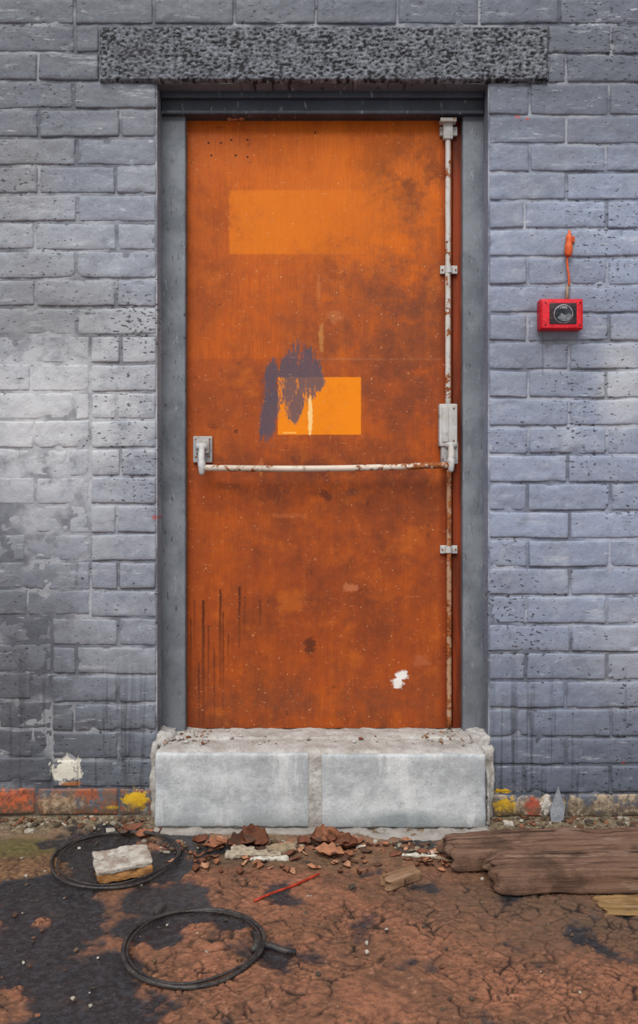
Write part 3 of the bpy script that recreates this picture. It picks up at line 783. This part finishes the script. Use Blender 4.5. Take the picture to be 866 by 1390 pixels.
# slate shard
g=Geo(); 
M=Matrix.Translation((X(757,-.04),-.045,.0))@Matrix.Rotation(math.radians(-14),4,'X')@Matrix.Rotation(math.radians(4),4,'Y')
out=[(-.022,0),(-.026,.035),(-.012,.075),(.001,.108),(.010,.080),(.022,.045),(.016,0)]
V2=[(x_,0,z_) for x_,z_ in out]+[(x_,.007,z_) for x_,z_ in out]; nn=len(out)
g.put(V2,[list(range(nn)),list(range(nn,2*nn))[::-1]]+[[i,(i+1)%nn,nn+(i+1)%nn,nn+i] for i in range(nn)],M)
g.make('slate_shard',mat_plain('slate_grey',C(112,114,122),C(136,138,144),40,.6,None,.5,.003,C(86,82,80)),None,False)
# ---------------------------------------------------------------- leaves
ML2=mat_tint('dead_leaf',.75,.4)
g=Geo()
def leaf_(cx,cy,Ls,Ws,rz,curl,cup,tilt,c,z0=.002):
    nu,nv=14,8; VV=[];FF=[]
    sd=random.random()*50
    for i in range(nu+1):
        t=i/nu; w=Ws*(math.sin(math.pi*min(t*.96+.02,1))**.75)*(1+.12*math.sin(t*21+sd))
        for j in range(nv+1):
            s_=(j/nv-.5)*2
            yy=s_*w*.5*(math.cos(abs(s_)*cup*.6)); zz=cup*abs(s_)**1.5*w*.35
            a=(t-.5)*curl
            xx=(math.sin(a)/curl*Ls) if abs(curl)>.01 else (t-.5)*Ls
            zc=(1-math.cos(a))/curl*Ls if abs(curl)>.01 else 0
            k=.010*noise.noise(Vector((xx*45+sd,yy*45,sd)))
            VV.append(Vector((xx-zz*math.sin(a)*.6,yy,zc+zz+k)))
    for i in range(nu):
        for j in range(nv):
            a=i*(nv+1)+j; FF.append([a,a+1,a+nv+2,a+nv+1])
    R=Matrix.Rotation(rz,4,'Z')@Matrix.Rotation(tilt,4,'X')
    VV=[R@v for v in VV]; mz=min(v.z for v in VV)
    VV=[v+Vector((cx,cy,z0-mz)) for v in VV]
    VV2=[v-Vector((0,0,.0012)) for v in VV]
    g.put(VV,FF,None,c); g.put(VV2,[f[::-1] for f in FF],None,(c[0]*.7,c[1]*.7,c[2]*.7))
lc=[C(144,92,66),C(108,64,44),C(164,112,82),C(118,72,54),C(84,56,44),C(178,130,100)]
for (px,py,Lp,Wp,rz,cu,cup,ti,ci) in ((326,1150,.10,.075,.5,1.3,.9,.3,4),(350,1146,.11,.08,-.6,1.5,.9,.5,1),(292,1150,.08,.06,.2,1.2,.8,.1,0),(318,1153,.06,.05,1.2,1.4,.8,.2,3),(340,1138,.11,.08,1.0,1.2,.8,.5,3),
    (440,1142,.10,.08,.3,1.5,1.0,.4,0),(465,1150,.12,.07,-.5,1.4,1.0,.3,1),(446,1162,.10,.06,-.3,.9,1.0,.2,2),(412,1146,.07,.05,.9,1.5,.9,.2,3),(480,1147,.07,.05,.2,1.4,.9,.2,0),
    (428,1150,.06,.05,1.9,1.4,1,.2,4),(272,1142,.06,.04,.7,1.2,.9,.1,1),(300,1140,.06,.04,2.1,1.2,.9,.1,5),(385,1150,.06,.03,.4,1,.6,.1,2),(360,1156,.06,.04,.1,1,.6,.1,4),
    (455,1134,.09,.06,2.6,1.4,1.0,.6,0),(550,1143,.05,.03,.4,1.4,.8,.1,2),(590,1158,.05,.02,.1,.8,.5,0,5),(610,1150,.05,.025,-.4,.8,.5,0,0),(196,1136,.06,.035,.4,1.2,.8,.1,0),(168,1135,.05,.03,-.4,1.2,.8,.1,1),(402,1168,.04,.02,.4,1,.5,0,3),(466,1130,.05,.04,1.4,1.2,.8,.4,1),
    (180,1128,.07,.04,.1,1.2,.8,.1,3),(210,1131,.05,.03,.6,1.2,.8,.1,4)):
    p=G(px,py); leaf_(p.x,min(p.y,-.20) if 210<px<660 else p.y,Lp,Wp,rz,cu,cup,ti,lc[ci])
for _ in range(110):
    p=G(random.uniform(230,650),random.uniform(1146,1186)); leaf_(p.x,p.y,random.uniform(.015,.05),random.uniform(.008,.024),random.random()*6,random.uniform(.6,1.6),.8,.1,random.choice(lc))
g.make('dead_leaves',ML2)
g=Geo(); cc=[C(190,182,162),C(170,156,136),C(206,200,186),C(146,128,104)]
for (px,py,l,w,t,rz) in ((345,1162,.16,.030,.012,.06),(382,1157,.09,.034,.018,.15),(330,1159,.07,.02,.02,-.2),(366,1168,.11,.014,.008,.1),(318,1164,.05,.018,.01,.3),
    (570,1163,.10,.008,.005,-.15),(600,1168,.08,.006,.005,-.3),(560,1155,.05,.010,.006,.5),(630,1160,.06,.008,.005,.1),(540,1150,.04,.010,.006,1.2),(408,1150,.04,.012,.006,.9),(490,1152,.03,.01,.006,.5),(585,1160,.07,.005,.004,.4),(610,1164,.05,.004,.004,-.1)):
    p=G(px,py); M=placed(p.x,p.y,.001,rz,random.uniform(-.1,.1),random.uniform(-.06,.06))
    g.rbox(-l/2,l/2,-w/2,w/2,0,t,.006,.006,45,min(.003,t*.3),M,random.choice(cc),seed=px*.1,amp2=.004,freq2=90)
g.make('fibreboard_shards',mat_tint('shard_tint',.85,.5))
g=Geo(); p=G(552,1148,.012); ring(g,p.x,p.y,.035,.012,.0022,.5,.002,1.0,30,.4,5.2,False); g.make('wire_curl',MH)
# ---------------------------------------------------------------- light & camera
w=bpy.data.worlds.new('overcast_sky'); sc.world=w; w.use_nodes=True
bg=w.node_tree.nodes['Background']; bg.inputs[0].default_value=(.94,.97,1.0,1); bg.inputs[1].default_value=.62
s=bpy.data.lights.new('soft_sun','SUN'); s.energy=3.1; s.angle=math.radians(38); s.color=(1,.985,.96)
so=bpy.data.objects.new('soft_sun',s); sc.collection.objects.link(so)
dirv=Vector((.18,.80,-.95)); so.rotation_euler=dirv.to_track_quat('-Z','Y').to_euler(); so.location=(-1,-4,5)
cam=bpy.data.cameras.new('camera'); co=bpy.data.objects.new('camera',cam); sc.collection.objects.link(co)
co.location=(0,-D,H); co.rotation_euler=(math.pi/2,0,0)
cam.sensor_fit='VERTICAL'; cam.sensor_height=24; cam.lens=F/1390*24; cam.shift_y=-45/1390; cam.clip_start=.05
sc.camera=co
